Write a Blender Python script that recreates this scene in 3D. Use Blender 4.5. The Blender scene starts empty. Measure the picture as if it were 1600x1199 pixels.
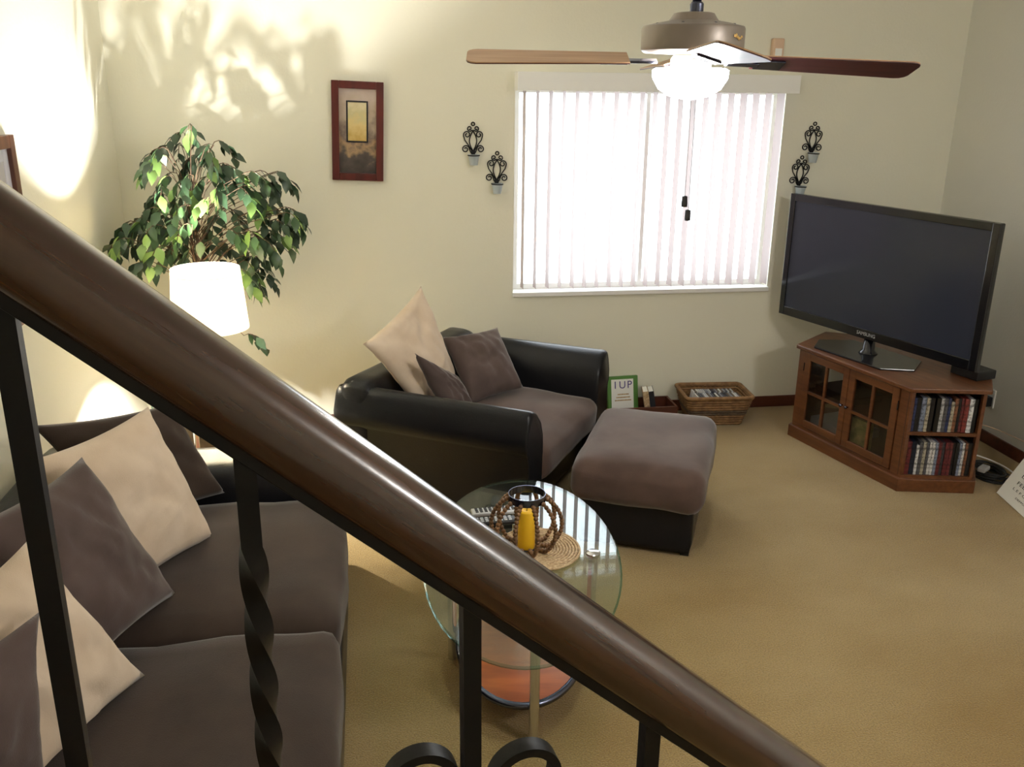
import bpy, bmesh, math, random
from mathutils import Vector, Matrix, noise
R = math.radians
random.seed(7)
scn = bpy.context.scene
COL = scn.collection

# ------------------------------------------------------------------ camera
F, YAW, PITCH, ROLL = 1418.35, R(9.0956), R(18.1798), R(.6626)
CAM = Vector((0, 0, 2.1))
_f = Vector((math.sin(YAW)*math.cos(PITCH), math.cos(YAW)*math.cos(PITCH), -math.sin(PITCH)))
_r = Vector((math.cos(YAW), -math.sin(YAW), 0)); _u = _r.cross(_f)
cr = _r*math.cos(ROLL)+_u*math.sin(ROLL); cu = -_r*math.sin(ROLL)+_u*math.cos(ROLL)
cd = bpy.data.cameras.new('camera'); cam = bpy.data.objects.new('camera', cd); COL.objects.link(cam)
cd.sensor_width = 36; cd.lens = 36*F/1600; cd.clip_start = .02; cd.clip_end = 200
cam.matrix_world = Matrix(((cr.x, cu.x, -_f.x, 0), (cr.y, cu.y, -_f.y, 0), (cr.z, cu.z, -_f.z, CAM.z), (0, 0, 0, 1)))
scn.camera = cam

def ray(x, y): return _f+cr*((x-800)/F)-cu*((y-599.5)/F)
def PX(x, y, ax, v):
    """pixel -> point on the axis plane coordinate[ax] = v"""
    d = ray(x, y); t = (v-CAM[ax])/d[ax]; return CAM+d*t

# ------------------------------------------------------------------ light
def srgb(c):
    return tuple((((v/255)+.055)/1.055)**2.4 if v > 10.3 else v/255/12.92 for v in c)
world = bpy.data.worlds.new('daylight'); scn.world = world; world.use_nodes = True
bgn = world.node_tree.nodes['Background']; bgn.inputs[0].default_value = (.88, .94, 1, 1); bgn.inputs[1].default_value = 5.2
scn.view_settings.view_transform = 'Standard'; scn.view_settings.look = 'None'
scn.view_settings.gamma = 1; scn.view_settings.use_curve_mapping = False
scn.view_settings.exposure = 0.68
scn.cycles.use_denoising = True
scn.cycles.max_bounces = 10; scn.cycles.diffuse_bounces = 6; scn.cycles.transparent_max_bounces = 24
scn.cycles.sample_clamp_indirect = 8
def light(name, kind, loc, power, color, **kw):
    l = bpy.data.lights.new(name, kind); l.energy = power; l.color = color
    for k, v in kw.items(): setattr(l, k, v)
    o = bpy.data.objects.new(name, l); o.location = loc; COL.objects.link(o); return o

XL, XR, YB, YR, ZC = -1.40, 3.78, 5.60, -2.4, 3.05      # room box
WX0, WX1, WZ0, WZ1 = .895, 2.605, .845, 2.10             # window opening
pt = light('window_portal', 'AREA', ((WX0+WX1)/2, YB+.17, (WZ0+WZ1)/2), 1, (1, 1, 1), shape='RECTANGLE', size=WX1-WX0, size_y=WZ1-WZ0)
pt.rotation_euler = (R(-90), 0, 0); pt.data.cycles.is_portal = True
# added fill lamp, unseen beside the stairs, brightens the room's right side
light('fill_light', 'POINT', (2.9, .1, 2.85), 62, (1, .98, .96), shadow_soft_size=.14)

# ------------------------------------------------------------------ helpers
def tag(o, label=None, cat=None, group=None, kind=None):
    if label: o['label'] = label
    if cat: o['category'] = cat
    if group: o['group'] = group
    if kind: o['kind'] = kind
    return o
def link(name, me, m=None, parent=None, loc=None, rot=None):
    o = bpy.data.objects.new(name, me); COL.objects.link(o)
    if m is not None and me is not None and not me.materials: me.materials.append(m)
    if parent is not None: o.parent = parent
    if loc is not None: o.location = loc
    if rot is not None: o.rotation_euler = rot
    return o
def mesh(bm, name='mesh', smooth=False):
    bmesh.ops.recalc_face_normals(bm, faces=bm.faces)
    me = bpy.data.meshes.new(name); bm.to_mesh(me); bm.free()
    if smooth:
        for p in me.polygons: p.use_smooth = True
        if smooth == 'auto': me.set_sharp_from_angle(angle=R(38))
    return me
def obj(name, bm, m, parent=None, smooth=False, loc=None, rot=None):
    return link(name, mesh(bm, name, smooth), m, parent, loc, rot)
def thing(name, label, cat, loc=(0, 0, 0), rz=0, group=None):
    o = bpy.data.objects.new(name, None); COL.objects.link(o); o.empty_display_size = .1
    o.location = loc; o.rotation_euler = (0, 0, rz); return tag(o, label, cat, group)
def B(): return bmesh.new()
def box(bm, x0, x1, y0, y1, z0, z1, bev=0, seg=2):
    vs = [bm.verts.new((x, y, z)) for x in (x0, x1) for y in (y0, y1) for z in (z0, z1)]
    fs = [bm.faces.new([vs[i] for i in q]) for q in ((0, 1, 3, 2), (4, 6, 7, 5), (0, 4, 5, 1), (2, 3, 7, 6), (0, 2, 6, 4), (1, 5, 7, 3))]
    if bev:
        es = list({e for f in fs for e in f.edges})
        bmesh.ops.bevel(bm, geom=es, offset=bev, segments=seg, profile=.5, affect='EDGES')
    return bm
def prism(bm, poly, z0, z1, bev=0):
    a = [bm.verts.new((x, y, z0)) for x, y in poly]; b = [bm.verts.new((x, y, z1)) for x, y in poly]
    n = len(poly); fs = [bm.faces.new(a[::-1]), bm.faces.new(b)]
    for i in range(n): fs.append(bm.faces.new((a[i], a[(i+1) % n], b[(i+1) % n], b[i])))
    if bev:
        bmesh.ops.bevel(bm, geom=list({e for f in fs for e in f.edges}), offset=bev, segments=2, profile=.5, affect='EDGES')
    return bm
def lathe(bm, prof, n=32, loc=(0, 0, 0), cap=True):
    rings = []
    for r_, z in prof:
        rings.append([bm.verts.new((loc[0]+r_*math.cos(2*math.pi*i/n), loc[1]+r_*math.sin(2*math.pi*i/n), loc[2]+z)) for i in range(n)])
    for a, b in zip(rings, rings[1:]):
        for i in range(n): bm.faces.new((a[i], a[(i+1) % n], b[(i+1) % n], b[i]))
    if cap:
        for rg in (rings[0], rings[-1]):
            try: bm.faces.new(rg)
            except ValueError: pass
    return bm
def tube(bm, pts, rad, n=8, closed=False, cap=True):
    pts = [Vector(p) for p in pts]; m = len(pts); rings = []
    up = Vector((0, 0, 1))
    for i, p in enumerate(pts):
        if closed: t = pts[(i+1) % m]-pts[i-1]
        else: t = pts[min(i+1, m-1)]-pts[max(i-1, 0)]
        t.normalize()
        if i == 0:
            a = t.cross(up)
            if a.length < .05: a = t.cross(Vector((1, 0, 0)))
            a.normalize()
        else:
            a = (a-t*a.dot(t))
            if a.length < 1e-5: a = t.cross(up)
            a.normalize()
        b = t.cross(a); r_ = rad[i] if isinstance(rad, (list, tuple)) else rad
        rings.append([bm.verts.new(p+(a*math.cos(2*math.pi*k/n)+b*math.sin(2*math.pi*k/n))*r_) for k in range(n)])
    for i in range(m if closed else m-1):
        A_, B_ = rings[i], rings[(i+1) % m]
        for k in range(n): bm.faces.new((A_[k], A_[(k+1) % n], B_[(k+1) % n], B_[k]))
    if cap and not closed: bm.faces.new(rings[0]); bm.faces.new(rings[-1])
    return bm
def ball(bm, c, r_, u=10, v=7):
    bmesh.ops.create_uvsphere(bm, u_segments=u, v_segments=v, radius=r_, matrix=Matrix.Translation(c)); return bm
def rcube(bm, x0, x1, y0, y1, z0, z1, rad, n=10, puff=(0, 0, 0), wob=0, seed=0, fn=None):
    """upholstered block: rounded box, optionally domed and slightly uneven"""
    t = bmesh.new(); bmesh.ops.create_cube(t, size=2)
    bmesh.ops.subdivide_edges(t, edges=t.edges[:], cuts=n, use_grid_fill=True)
    c = Vector(((x0+x1)/2, (y0+y1)/2, (z0+z1)/2)); h = Vector(((x1-x0)/2, (y1-y0)/2, (z1-z0)/2))
    mp = {}
    for v in t.verts:
        u = v.co.copy(); p = Vector()
        for k in range(3):
            # crowd the grid towards the borders so that the rounding stays smooth
            s = u[k]; p[k] = math.copysign(abs(s)**.75, s)*h[k]
        q = Vector([max(-(h[k]-rad), min(h[k]-rad, p[k])) for k in range(3)])
        d = p-q
        if d.length > 1e-6: p = q+d.normalized()*min(rad, max(abs(d.x), abs(d.y), abs(d.z)))
        for k in range(3):
            if puff[k]:
                a, b = [j for j in range(3) if j != k]
                p[k] += math.copysign(puff[k]*max(0, 1-u[a]**2)*max(0, 1-u[b]**2), u[k]) if abs(u[k]) > .01 else 0
        w = c+p
        if wob:
            w += Vector((noise.noise(w*5+Vector((seed, 0, 0))), noise.noise(w*5+Vector((0, seed, 9))), noise.noise(w*5+Vector((5, 0, seed)))))*wob
        if fn: w = fn(w)
        mp[v] = bm.verts.new(w)
    for f in t.faces: bm.faces.new([mp[v] for v in f.verts])
    t.free(); return bm
def text_mesh(s, size, align='CENTER', ext=.0004):
    c = bpy.data.curves.new('lettering', 'FONT'); c.body = s; c.size = size; c.align_x = align; c.align_y = 'CENTER'; c.extrude = ext
    o = bpy.data.objects.new('lettering', c); me = bpy.data.meshes.new_from_object(o)
    bpy.data.objects.remove(o); bpy.data.curves.remove(c); return me

# ------------------------------------------------------------------ materials
def mat(name, col, rough=.6, metal=0, col2=None, vscale=(8, 8, 8), vmix=.5, bump=0, bscale=60, sheen=0, coat=0, spec=.5, detail=4, emit=None, estr=0, alpha=None, ramp=(.35, .65)):
    m = bpy.data.materials.new(name); m.use_nodes = True; nt = m.node_tree; b = nt.nodes['Principled BSDF']
    b.inputs['Base Color'].default_value = (*srgb(col), 1); b.inputs['Roughness'].default_value = rough; b.inputs['Metallic'].default_value = metal
    b.inputs['Specular IOR Level'].default_value = spec
    if sheen: b.inputs['Sheen Weight'].default_value = sheen; b.inputs['Sheen Roughness'].default_value = .4
    if coat: b.inputs['Coat Weight'].default_value = coat; b.inputs['Coat Roughness'].default_value = .12
    if emit: b.inputs['Emission Color'].default_value = (*srgb(emit), 1); b.inputs['Emission Strength'].default_value = estr
    tc = nt.nodes.new('ShaderNodeTexCoord')
    if col2:
        mp = nt.nodes.new('ShaderNodeMapping'); mp.inputs['Scale'].default_value = vscale
        no = nt.nodes.new('ShaderNodeTexNoise'); no.inputs['Scale'].default_value = 1; no.inputs['Detail'].default_value = detail
        rp = nt.nodes.new('ShaderNodeValToRGB'); rp.color_ramp.elements[0].position = ramp[0]; rp.color_ramp.elements[1].position = ramp[1]
        rp.color_ramp.elements[0].color = (*srgb(col), 1); rp.color_ramp.elements[1].color = (*srgb(col2), 1)
        nt.links.new(tc.outputs['Object'], mp.inputs[0]); nt.links.new(mp.outputs[0], no.inputs[0]); nt.links.new(no.outputs[0], rp.inputs[0])
        nt.links.new(rp.outputs[0], b.inputs['Base Color'])
    if bump:
        no = nt.nodes.new('ShaderNodeTexNoise'); no.inputs['Scale'].default_value = bscale; no.inputs['Detail'].default_value = 3
        bp = nt.nodes.new('ShaderNodeBump'); bp.inputs['Strength'].default_value = bump; bp.inputs['Distance'].default_value = .01
        nt.links.new(tc.outputs['Object'], no.inputs[0]); nt.links.new(no.outputs[0], bp.inputs['Height']); nt.links.new(bp.outputs[0], b.inputs['Normal'])
    return m
def glass_mat(name, tint, ior=1.5, rough=.0):
    m = bpy.data.materials.new(name); m.use_nodes = True; nt = m.node_tree; nt.nodes.remove(nt.nodes['Principled BSDF'])
    out = nt.nodes['Material Output']; tr = nt.nodes.new('ShaderNodeBsdfTransparent'); gl = nt.nodes.new('ShaderNodeBsdfGlossy')
    fr = nt.nodes.new('ShaderNodeFresnel'); mx = nt.nodes.new('ShaderNodeMixShader')
    tr.inputs[0].default_value = (*tint, 1); gl.inputs['Roughness'].default_value = rough; fr.inputs[0].default_value = ior
    ge = nt.nodes.new('ShaderNodeNewGeometry'); ma = nt.nodes.new('ShaderNodeMath'); ma.operation = 'MULTIPLY_ADD'
    ma.inputs[1].default_value = 1/ior-ior; ma.inputs[2].default_value = ior      # leaving the slab: inverse index
    nt.links.new(ge.outputs['Backfacing'], ma.inputs[0]); nt.links.new(ma.outputs[0], fr.inputs[0])
    nt.links.new(fr.outputs[0], mx.inputs[0]); nt.links.new(tr.outputs[0], mx.inputs[1]); nt.links.new(gl.outputs[0], mx.inputs[2]); nt.links.new(mx.outputs[0], out.inputs[0])
    return m
def translucent_mat(name, col, mix=.5, rough=.6):
    m = bpy.data.materials.new(name); m.use_nodes = True; nt = m.node_tree; b = nt.nodes['Principled BSDF']
    b.inputs['Base Color'].default_value = (*srgb(col), 1); b.inputs['Roughness'].default_value = rough
    tl = nt.nodes.new('ShaderNodeBsdfTranslucent'); tl.inputs[0].default_value = (*srgb(col), 1)
    mx = nt.nodes.new('ShaderNodeMixShader'); mx.inputs[0].default_value = mix
    nt.links.new(b.outputs[0], mx.inputs[1]); nt.links.new(tl.outputs[0], mx.inputs[2]); nt.links.new(mx.outputs[0], nt.nodes['Material Output'].inputs[0])
    return m
M = {}
M['wall'] = mat('wall_paint', (231, 229, 213), .8, bump=.12, bscale=55)
M['wall_side'] = mat('window_cooled_wall', (222, 221, 213), .8, bump=.12, bscale=55)  # wall paint greyed, with cool window light worked into the colour
M['ceiling'] = mat('ceiling_paint', (236, 233, 224), .9, bump=.25, bscale=90)
M['white'] = mat('white_paint', (238, 238, 236), .4)
M['base'] = mat('baseboard_wood', (92, 48, 32), .4, col2=(70, 34, 24), vscale=(2, 30, 30))
def carpet():
    m = mat('carpet_pile', (146, 119, 70), .95, col2=(172, 149, 104), vscale=(1.1, 1.5, 1), detail=6, ramp=(.3, .7), spec=.15, sheen=.25)  # paler patches: vacuum marks plus window sheen mixed into the colour
    nt = m.node_tree; b = nt.nodes['Principled BSDF']; tc = [n for n in nt.nodes if n.type == 'TEX_COORD'][0]
    rp = [n for n in nt.nodes if n.type == 'VALTORGB'][0]
    n1 = nt.nodes.new('ShaderNodeTexNoise'); n1.inputs['Scale'].default_value = 170; n1.inputs['Detail'].default_value = 5
    mr = nt.nodes.new('ShaderNodeMapRange'); mr.inputs[1].default_value = .3; mr.inputs[2].default_value = .7; mr.inputs[3].default_value = .66; mr.inputs[4].default_value = 1.14
    mx = nt.nodes.new('ShaderNodeVectorMath'); mx.operation = 'MULTIPLY'
    bp = nt.nodes.new('ShaderNodeBump'); bp.inputs['Strength'].default_value = .7; bp.inputs['Distance'].default_value = .012
    nt.links.new(tc.outputs['Object'], n1.inputs[0]); nt.links.new(n1.outputs[0], mr.inputs[0]); nt.links.new(rp.outputs[0], mx.inputs[0]); nt.links.new(mr.outputs[0], mx.inputs[1])
    nt.links.new(mx.outputs[0], b.inputs['Base Color']); nt.links.new(n1.outputs[0], bp.inputs['Height']); nt.links.new(bp.outputs[0], b.inputs['Normal'])
    return m
M['carpet'] = carpet()
M['leather'] = mat('black_leather', (24, 24, 27), .30, bump=.10, bscale=140, spec=.24)
M['suede'] = mat('brown_suede', (76, 60, 54), .85, col2=(92, 74, 67), vscale=(5, 5, 5), sheen=.35, bump=.15, bscale=300, spec=.2)
M['suede_dark'] = mat('dark_brown_suede', (53, 42, 36), .85, col2=(64, 52, 45), vscale=(5, 5, 5), sheen=.3, bump=.15, bscale=300, spec=.2)
M['suede_taupe'] = mat('taupe_suede', (80, 67, 64), .85, col2=(94, 80, 77), vscale=(5, 5, 5), sheen=.35, bump=.15, bscale=300, spec=.2)
M['cream'] = mat('cream_suede', (206, 186, 164), .85, col2=(218, 200, 180), vscale=(6, 6, 6), sheen=.3, bump=.15, bscale=300, spec=.2)
M['rail'] = mat('handrail_walnut', (44, 26, 18), .25, col2=(72, 44, 29), vscale=(3, 70, 70), coat=.6, detail=5, bump=.04, bscale=20)
M['iron'] = mat('black_iron', (9, 9, 11), .42, spec=.3, bump=.1, bscale=40)
M['chrome'] = mat('chrome', (215, 215, 218), .12, 1)
M['steel'] = mat('dark_steel', (96, 99, 118), .2, 1)
M['glass'] = glass_mat('table_glass', (.86, .93, .90))
M['glass_edge'] = glass_mat('table_glass_edge', (.55, .78, .74), 1.6, .05)
M['pane'] = glass_mat('window_glass', (.97, .98, .98))
M['dark_pane'] = glass_mat('cabinet_glass', (.75, .75, .75))
M['clear'] = glass_mat('clear_glass', (.93, .95, .95))
M['slat'] = translucent_mat('blind_vinyl', (176, 161, 157), .08)
M['cherry'] = mat('cherry_wood', (88, 50, 27), .38, col2=(110, 66, 37), vscale=(4, 40, 40), coat=.2)
M['cherry_in'] = mat('cabinet_inside', (70, 40, 26), .6)
M['shelf_wood'] = mat('table_shelf_wood', (150, 72, 30), .28, col2=(180, 92, 40), vscale=(4, 22, 10), coat=.4)
M['tvblack'] = mat('gloss_black', (14, 15, 20), .18, spec=.6)
M['screen'] = mat('tv_screen', (50, 54, 68), .16, spec=.35)
M['plastic'] = mat('black_plastic', (26, 26, 28), .45)
M['silver'] = mat('silver_plastic', (190, 192, 196), .35, .3)
M['wicker'] = mat('wicker', (112, 80, 48), .7, col2=(146, 110, 70), vscale=(30, 30, 30))
M['wicker_dark'] = mat('wicker_dark', (72, 56, 42), .7, col2=(96, 78, 58), vscale=(30, 30, 30))
M['bead'] = mat('wood_bead', (96, 66, 40), .45, col2=(128, 92, 58), vscale=(60, 60, 60))
M['candle'] = mat('yellow_wax', (242, 190, 30), .5)
M['seagrass'] = mat('woven_seagrass', (160, 132, 98), .8, col2=(206, 182, 146), vscale=(90, 90, 90))
M['mahogany'] = mat('mahogany_frame', (70, 22, 20), .35, col2=(92, 32, 26), vscale=(20, 20, 4))
M['frame_wood'] = mat('brown_frame', (108, 66, 46), .4, col2=(84, 48, 34), vscale=(20, 6, 6))
M['leaf_a'] = mat('leaf_dark', (44, 66, 44), .35, spec=.5)
M['leaf_b'] = mat('leaf_mid', (60, 88, 52), .35, spec=.5)
M['leaf_c'] = mat('leaf_light', (110, 142, 74), .4, spec=.5)
M['bark'] = mat('bark', (92, 70, 50), .8, col2=(66, 48, 34), vscale=(20, 20, 60))
M['soil'] = mat('soil', (50, 40, 32), .95)
M['brushed'] = mat('fan_pewter', (150, 140, 132), .38, .5)
M['blade_top'] = mat('blade_oak', (196, 160, 124), .45, col2=(176, 138, 102), vscale=(4, 60, 60))
M['blade_low'] = mat('blade_rosewood', (82, 40, 42), .4, col2=(60, 26, 30), vscale=(4, 60, 60))
M['gold'] = mat('gold_mark', (226, 190, 120), .3, .8)
M['paper'] = mat('paper', (240, 240, 236), .7)
M['ink'] = mat('ink', (26, 26, 34), .7)
M['tan'] = mat('tan_plastic', (214, 184, 158), .5)
M['shade'] = translucent_mat('lamp_shade_linen', (250, 242, 222), .55, .8)

# ------------------------------------------------------------------ room shell
def struct(name, bm, m, parent=None):
    o = obj(name, bm, m, parent)
    if parent is None: o['kind'] = 'structure'
    return o
struct('floor', box(B(), XL-.1, XR+.1, YR, YB+.1, -.1, 0), M['carpet'])
struct('ceiling', box(B(), XL-.1, XR+.1, YR, YB+.2, ZC, ZC+.1), M['ceiling'])
bm = B()
TH = .16
for a in ((XL-.1, WX0, 0, ZC), (WX1, XR+.1, 0, ZC), (WX0, WX1, 0, WZ0), (WX0, WX1, WZ1, ZC)):
    box(bm, a[0], a[1], YB, YB+TH, a[2], a[3])
struct('wall_back', bm, M['wall'])
struct('wall_left', box(B(), XL-.1, XL, YR, YB, 0, ZC), M['wall'])
struct('wall_right', box(B(), XR, XR+.1, YR, YB, 0, ZC), M['wall_side'])
struct('wall_rear', box(B(), XL-.1, XR+.1, YR-.1, YR, 0, ZC), M['wall'])
struct('baseboard_back', box(B(), XL, XR, YB-.014, YB, 0, .078, .004), M['base'])
struct('baseboard_left', box(B(), XL, XL+.014, YR, YB-.014, 0, .078, .004), M['base'])
struct('baseboard_right', box(B(), XR-.014, XR, YR, YB-.014, 0, .078, .004), M['base'])
# window: frame, mid rail, two panes, sill
bm = B(); fw = .04
y0, y1 = YB+.09, YB+.14
box(bm, WX0, WX0+fw, y0, y1, WZ0, WZ1); box(bm, WX1-fw, WX1, y0, y1, WZ0, WZ1)
box(bm, WX0+fw, WX1-fw, y0, y1, WZ0, WZ0+fw); box(bm, WX0+fw, WX1-fw, y0, y1, WZ1-fw, WZ1)
mid = (WX0+WX1)/2; box(bm, mid-.013, mid+.013, y0, y1, WZ0+fw, WZ1-fw)
win = struct('window_1', bm, M['white'])
for a, b_ in ((WX0+fw, mid-.013), (mid+.013, WX1-fw)):
    obj('pane', box(B(), a, b_, YB+.112, YB+.118, WZ0+fw, WZ1-fw), M['pane'], win)
obj('window_sill', box(B(), WX0-.004, WX1+.004, YB-.022, YB+.089, WZ0-.024, WZ0+.005, .003), M['white'], win)

# vertical blinds
vb = thing('vertical_blinds', 'white vertical slat blinds with a boxed valance hung over the window', 'blinds', ((WX0+WX1)/2, YB-.04, WZ1))
bm = B(); W2 = (WX1-WX0)/2
box(bm, -W2-.005, W2+.03, -.085, -.075, -.028, .078, .002); box(bm, -W2-.005, -W2+.005, -.075, .038, -.028, .078); box(bm, W2+.02, W2+.03, -.075, .038, -.028, .078)
box(bm, -W2+.005, W2+.02, -.075, .038, .07, .078)
obj('valance', bm, M['white'], vb)
obj('head_rail', box(B(), -W2+.02, W2-.02, -.02, .025, .0, .035), M['silver'], vb)
bm = B()
nx = 6
zz = [0, -(WZ1-WZ0)+.035]
rows = []
for z in zz:
    rows.append([bm.verts.new((-.0445+.089*i/nx, .006*(1-(2*i/nx-1)**2), z)) for i in range(nx+1)])
for i in range(nx): bm.faces.new((rows[0][i], rows[0][i+1], rows[1][i+1], rows[1][i]))
sl = mesh(bm, 'slat', True); sl.materials.append(M['slat'])
ns = 21
for i in range(ns):
    link('slat', sl, None, vb, (-W2+.05+i*(2*W2-.1)/(ns-1), .0, 0), (0, 0, R(-86)+random.uniform(-.05, .05)))
for dx, zl in ((.205, -.64), (.232, -.725)):
    obj('cord', tube(B(), [(dx-.004, -.065, -.02), (dx, -.066, -.3), (dx, -.066, zl)], .0018, 6), M['silver'], vb)
    obj('cord_weight', lathe(B(), [(.006, 0), (.018, -.004), (.020, -.05), (.019, -.068), (.006, -.07)], 10, (dx, -.066, zl)), M['plastic'], vb, True)

# stairs under the camera with the slope of the rail
def rail_hit(x, y, k=.15, y0=.60):
    d = ray(x, y); t = y0/(d.y-k*d.x); return CAM+d*t
RA, RB = rail_hit(0, 372), rail_hit(1200, 1190)
e = (RB-RA).normalized(); rt = R0 = RA-e*.35; rl = (RB-RA).length+.35+.55
eh = Vector((e.x, e.y, 0)).normalized(); lat = Vector((-eh.y, eh.x, 0)); upv = lat.cross(e)*-1
if upv.z < 0: upv = -upv
rslope = -e.z/math.hypot(e.x, e.y)
def rail_z(s): return RA.z-rslope*s          # s = horizontal run from RA
def rail_p(s): return Vector((RA.x+eh.x*s, RA.y+eh.y*s, 0))
st = struct('staircase', B(), M['carpet'])
rise, going = .19, .19/rslope
for i in range(9):
    s = -1.0+going*i; zt = rail_z(s)-.98
    if zt < .1: break
    a, b_ = rail_p(s), rail_p(s+going+.02); w = -lat*1.05
    bm = B()
    prism(bm, [(p.x, p.y) for p in (a-lat*.03, b_-lat*.03, b_+w, a+w)], zt-.19, zt, .006)
    obj('tread', bm, M['carpet'], st)

# ------------------------------------------------------------------ stair railing
mw = Matrix.Identity(4)
for i in range(3): mw[i][0], mw[i][1], mw[i][2], mw[i][3] = e[i], lat[i], upv[i], R0[i]
railing = thing('stair_railing', 'dark walnut handrail on black wrought iron balusters sloping down the stairs', 'railing', (RA.x, RA.y, 0))
bm = B(); sec = []
for k in range(28):
    a = 2*math.pi*k/28; y = .030*math.copysign(abs(math.cos(a))**.85, math.cos(a)); z = .027*math.copysign(abs(math.sin(a))**.8, math.sin(a))
    sec.append((y, max(z, -.021)))
N = 40; rings = [[bm.verts.new((rl*i/N, y, z)) for y, z in sec] for i in range(N+1)]
for a, b_ in zip(rings, rings[1:]):
    for k in range(28): bm.faces.new((a[k], a[(k+1) % 28], b_[(k+1) % 28], b_[k]))
bm.faces.new(rings[0]); bm.faces.new(rings[-1])
inv = Matrix.Translation(railing.location).inverted()
o = obj('handrail', bm, M['rail'], railing, True); o.matrix_local = inv@mw
o = obj('rail_channel', box(B(), 0, rl, -.017, .017, -.030, -.020, .001), M['iron'], railing); o.matrix_local = inv@mw
o = obj('bottom_rail', box(B(), 0, rl, -.016, .016, -.012, 0), M['iron'], railing); o.matrix_local = inv@Matrix.Translation((0, 0, -.93))@mw
def to_s(p): return (p-RA).dot(eh)
bal = [(66, 850, 0), (402, 950, 1), (735, 1075, 0), (1013, 1175, 0)]
ss = [to_s(rail_hit(x, y)) for x, y, k in bal]
def bar(s, twist, h=.0072):
    bm = B(); p = rail_p(s); zt = rail_z(s)-.030; zb = rail_z(s)-.93
    n = 300 if twist else 2; rg = []
    for i in range(n+1):
        z = zt+(zb-zt)*i/n
        d = zt-z; ang = 0
        if twist: ang = max(0, min(d-.075, .5))/.095*math.pi
        q = [bm.verts.new((p.x+eh.x*c+lat.x*s_, p.y+eh.y*c+lat.y*s_, z)) for c, s_ in
             [(h*math.sqrt(2)*math.cos(ang+math.pi/4+k*math.pi/2), h*math.sqrt(2)*math.sin(ang+math.pi/4+k*math.pi/2)) for k in range(4)]]
        if i == 0:
            for v in q: v.co.z += .01
        rg.append(q)
    for a, b_ in zip(rg, rg[1:]):
        for k in range(4): bm.faces.new((a[k], a[(k+1) % 4], b_[(k+1) % 4], b_[k]))
    bm.faces.new(rg[0]); bm.faces.new(rg[-1])
    o = obj('twisted_baluster' if twist else 'baluster', bm, M['iron'], railing, 'auto' if twist else False); o.matrix_local = inv
for s, (x, y, k) in zip(ss, bal): bar(s, k)
bar(ss[0]-.19, 1); bar(ss[3]+.16, 1)
# scroll pairs on the plain bar
for sgn, px, py in ((-1, 655, 1180), (1, 822, 1168)):
    c = rail_hit(px, py+42); pts = []
    for i in range(46):
        a = (-.2+i/45*2.2)*math.pi; r_ = .030*(1-.28*i/45) if i < 46 else 0
        pts.append(Vector((c.x, c.y, c.z))+eh*(-sgn*r_*math.cos(a))*-1*-1+Vector((0, 0, 1))*r_*math.sin(a))
    bm = B(); rg = []
    for i, p in enumerate(pts):
        rad = (p-c).normalized()
        rg.append([bm.verts.new(p+rad*u*.004+lat*v*.008) for u, v in ((-1, -1), (1, -1), (1, 1), (-1, 1))])
    for a, b_ in zip(rg, rg[1:]):
        for k in range(4): bm.faces.new((a[k], a[(k+1) % 4], b_[(k+1) % 4], b_[k]))
    bm.faces.new(rg[0]); bm.faces.new(rg[-1])
    o = obj('scroll', bm, M['iron'], railing, 'auto'); o.matrix_local = inv

# ------------------------------------------------------------------ sofa
sofa = thing('sofa', 'long black leather sofa with dark brown suede seat cushions against the wall', 'sofa', (XL+.02, 2.6, 0))
sx0 = 0; xf = -.15-(XL+.02)          # front face of the frame in sofa space
def S(bm, name, m, smooth=True): return obj(name, bm, m, sofa, smooth)
S(rcube(B(), .02, xf+.012, -1.35, 1.02, .04, .30, .03, 8), 'base', M['leather'])
S(rcube(B(), 0, .30, -1.45, 1.20, .05, .67, .08, 10, wob=.006), 'back', M['leather'])
for ya, yb in ((.92, 1.27), (-1.52, -1.18)):
    S(rcube(B(), .05, xf+.0, ya, yb, .05, .60, .09, 10, wob=.006), 'arm', M['leather'])
for ya, yb, sd in ((-.04, .91, 3), (-1.17, -.05, 8)):
    S(rcube(B(), .26, xf+.01, ya, yb, .27, .475, .055, 14, puff=(.012, .006, .03), wob=.014, seed=sd), 'seat_cushion', M['suede_dark'])
for x in (.12, xf-.12):
    for y in (-1.3, 1.1): S(box(B(), x-.03, x+.03, y-.03, y+.03, 0, .06), 'foot', M['plastic'], False)

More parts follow.
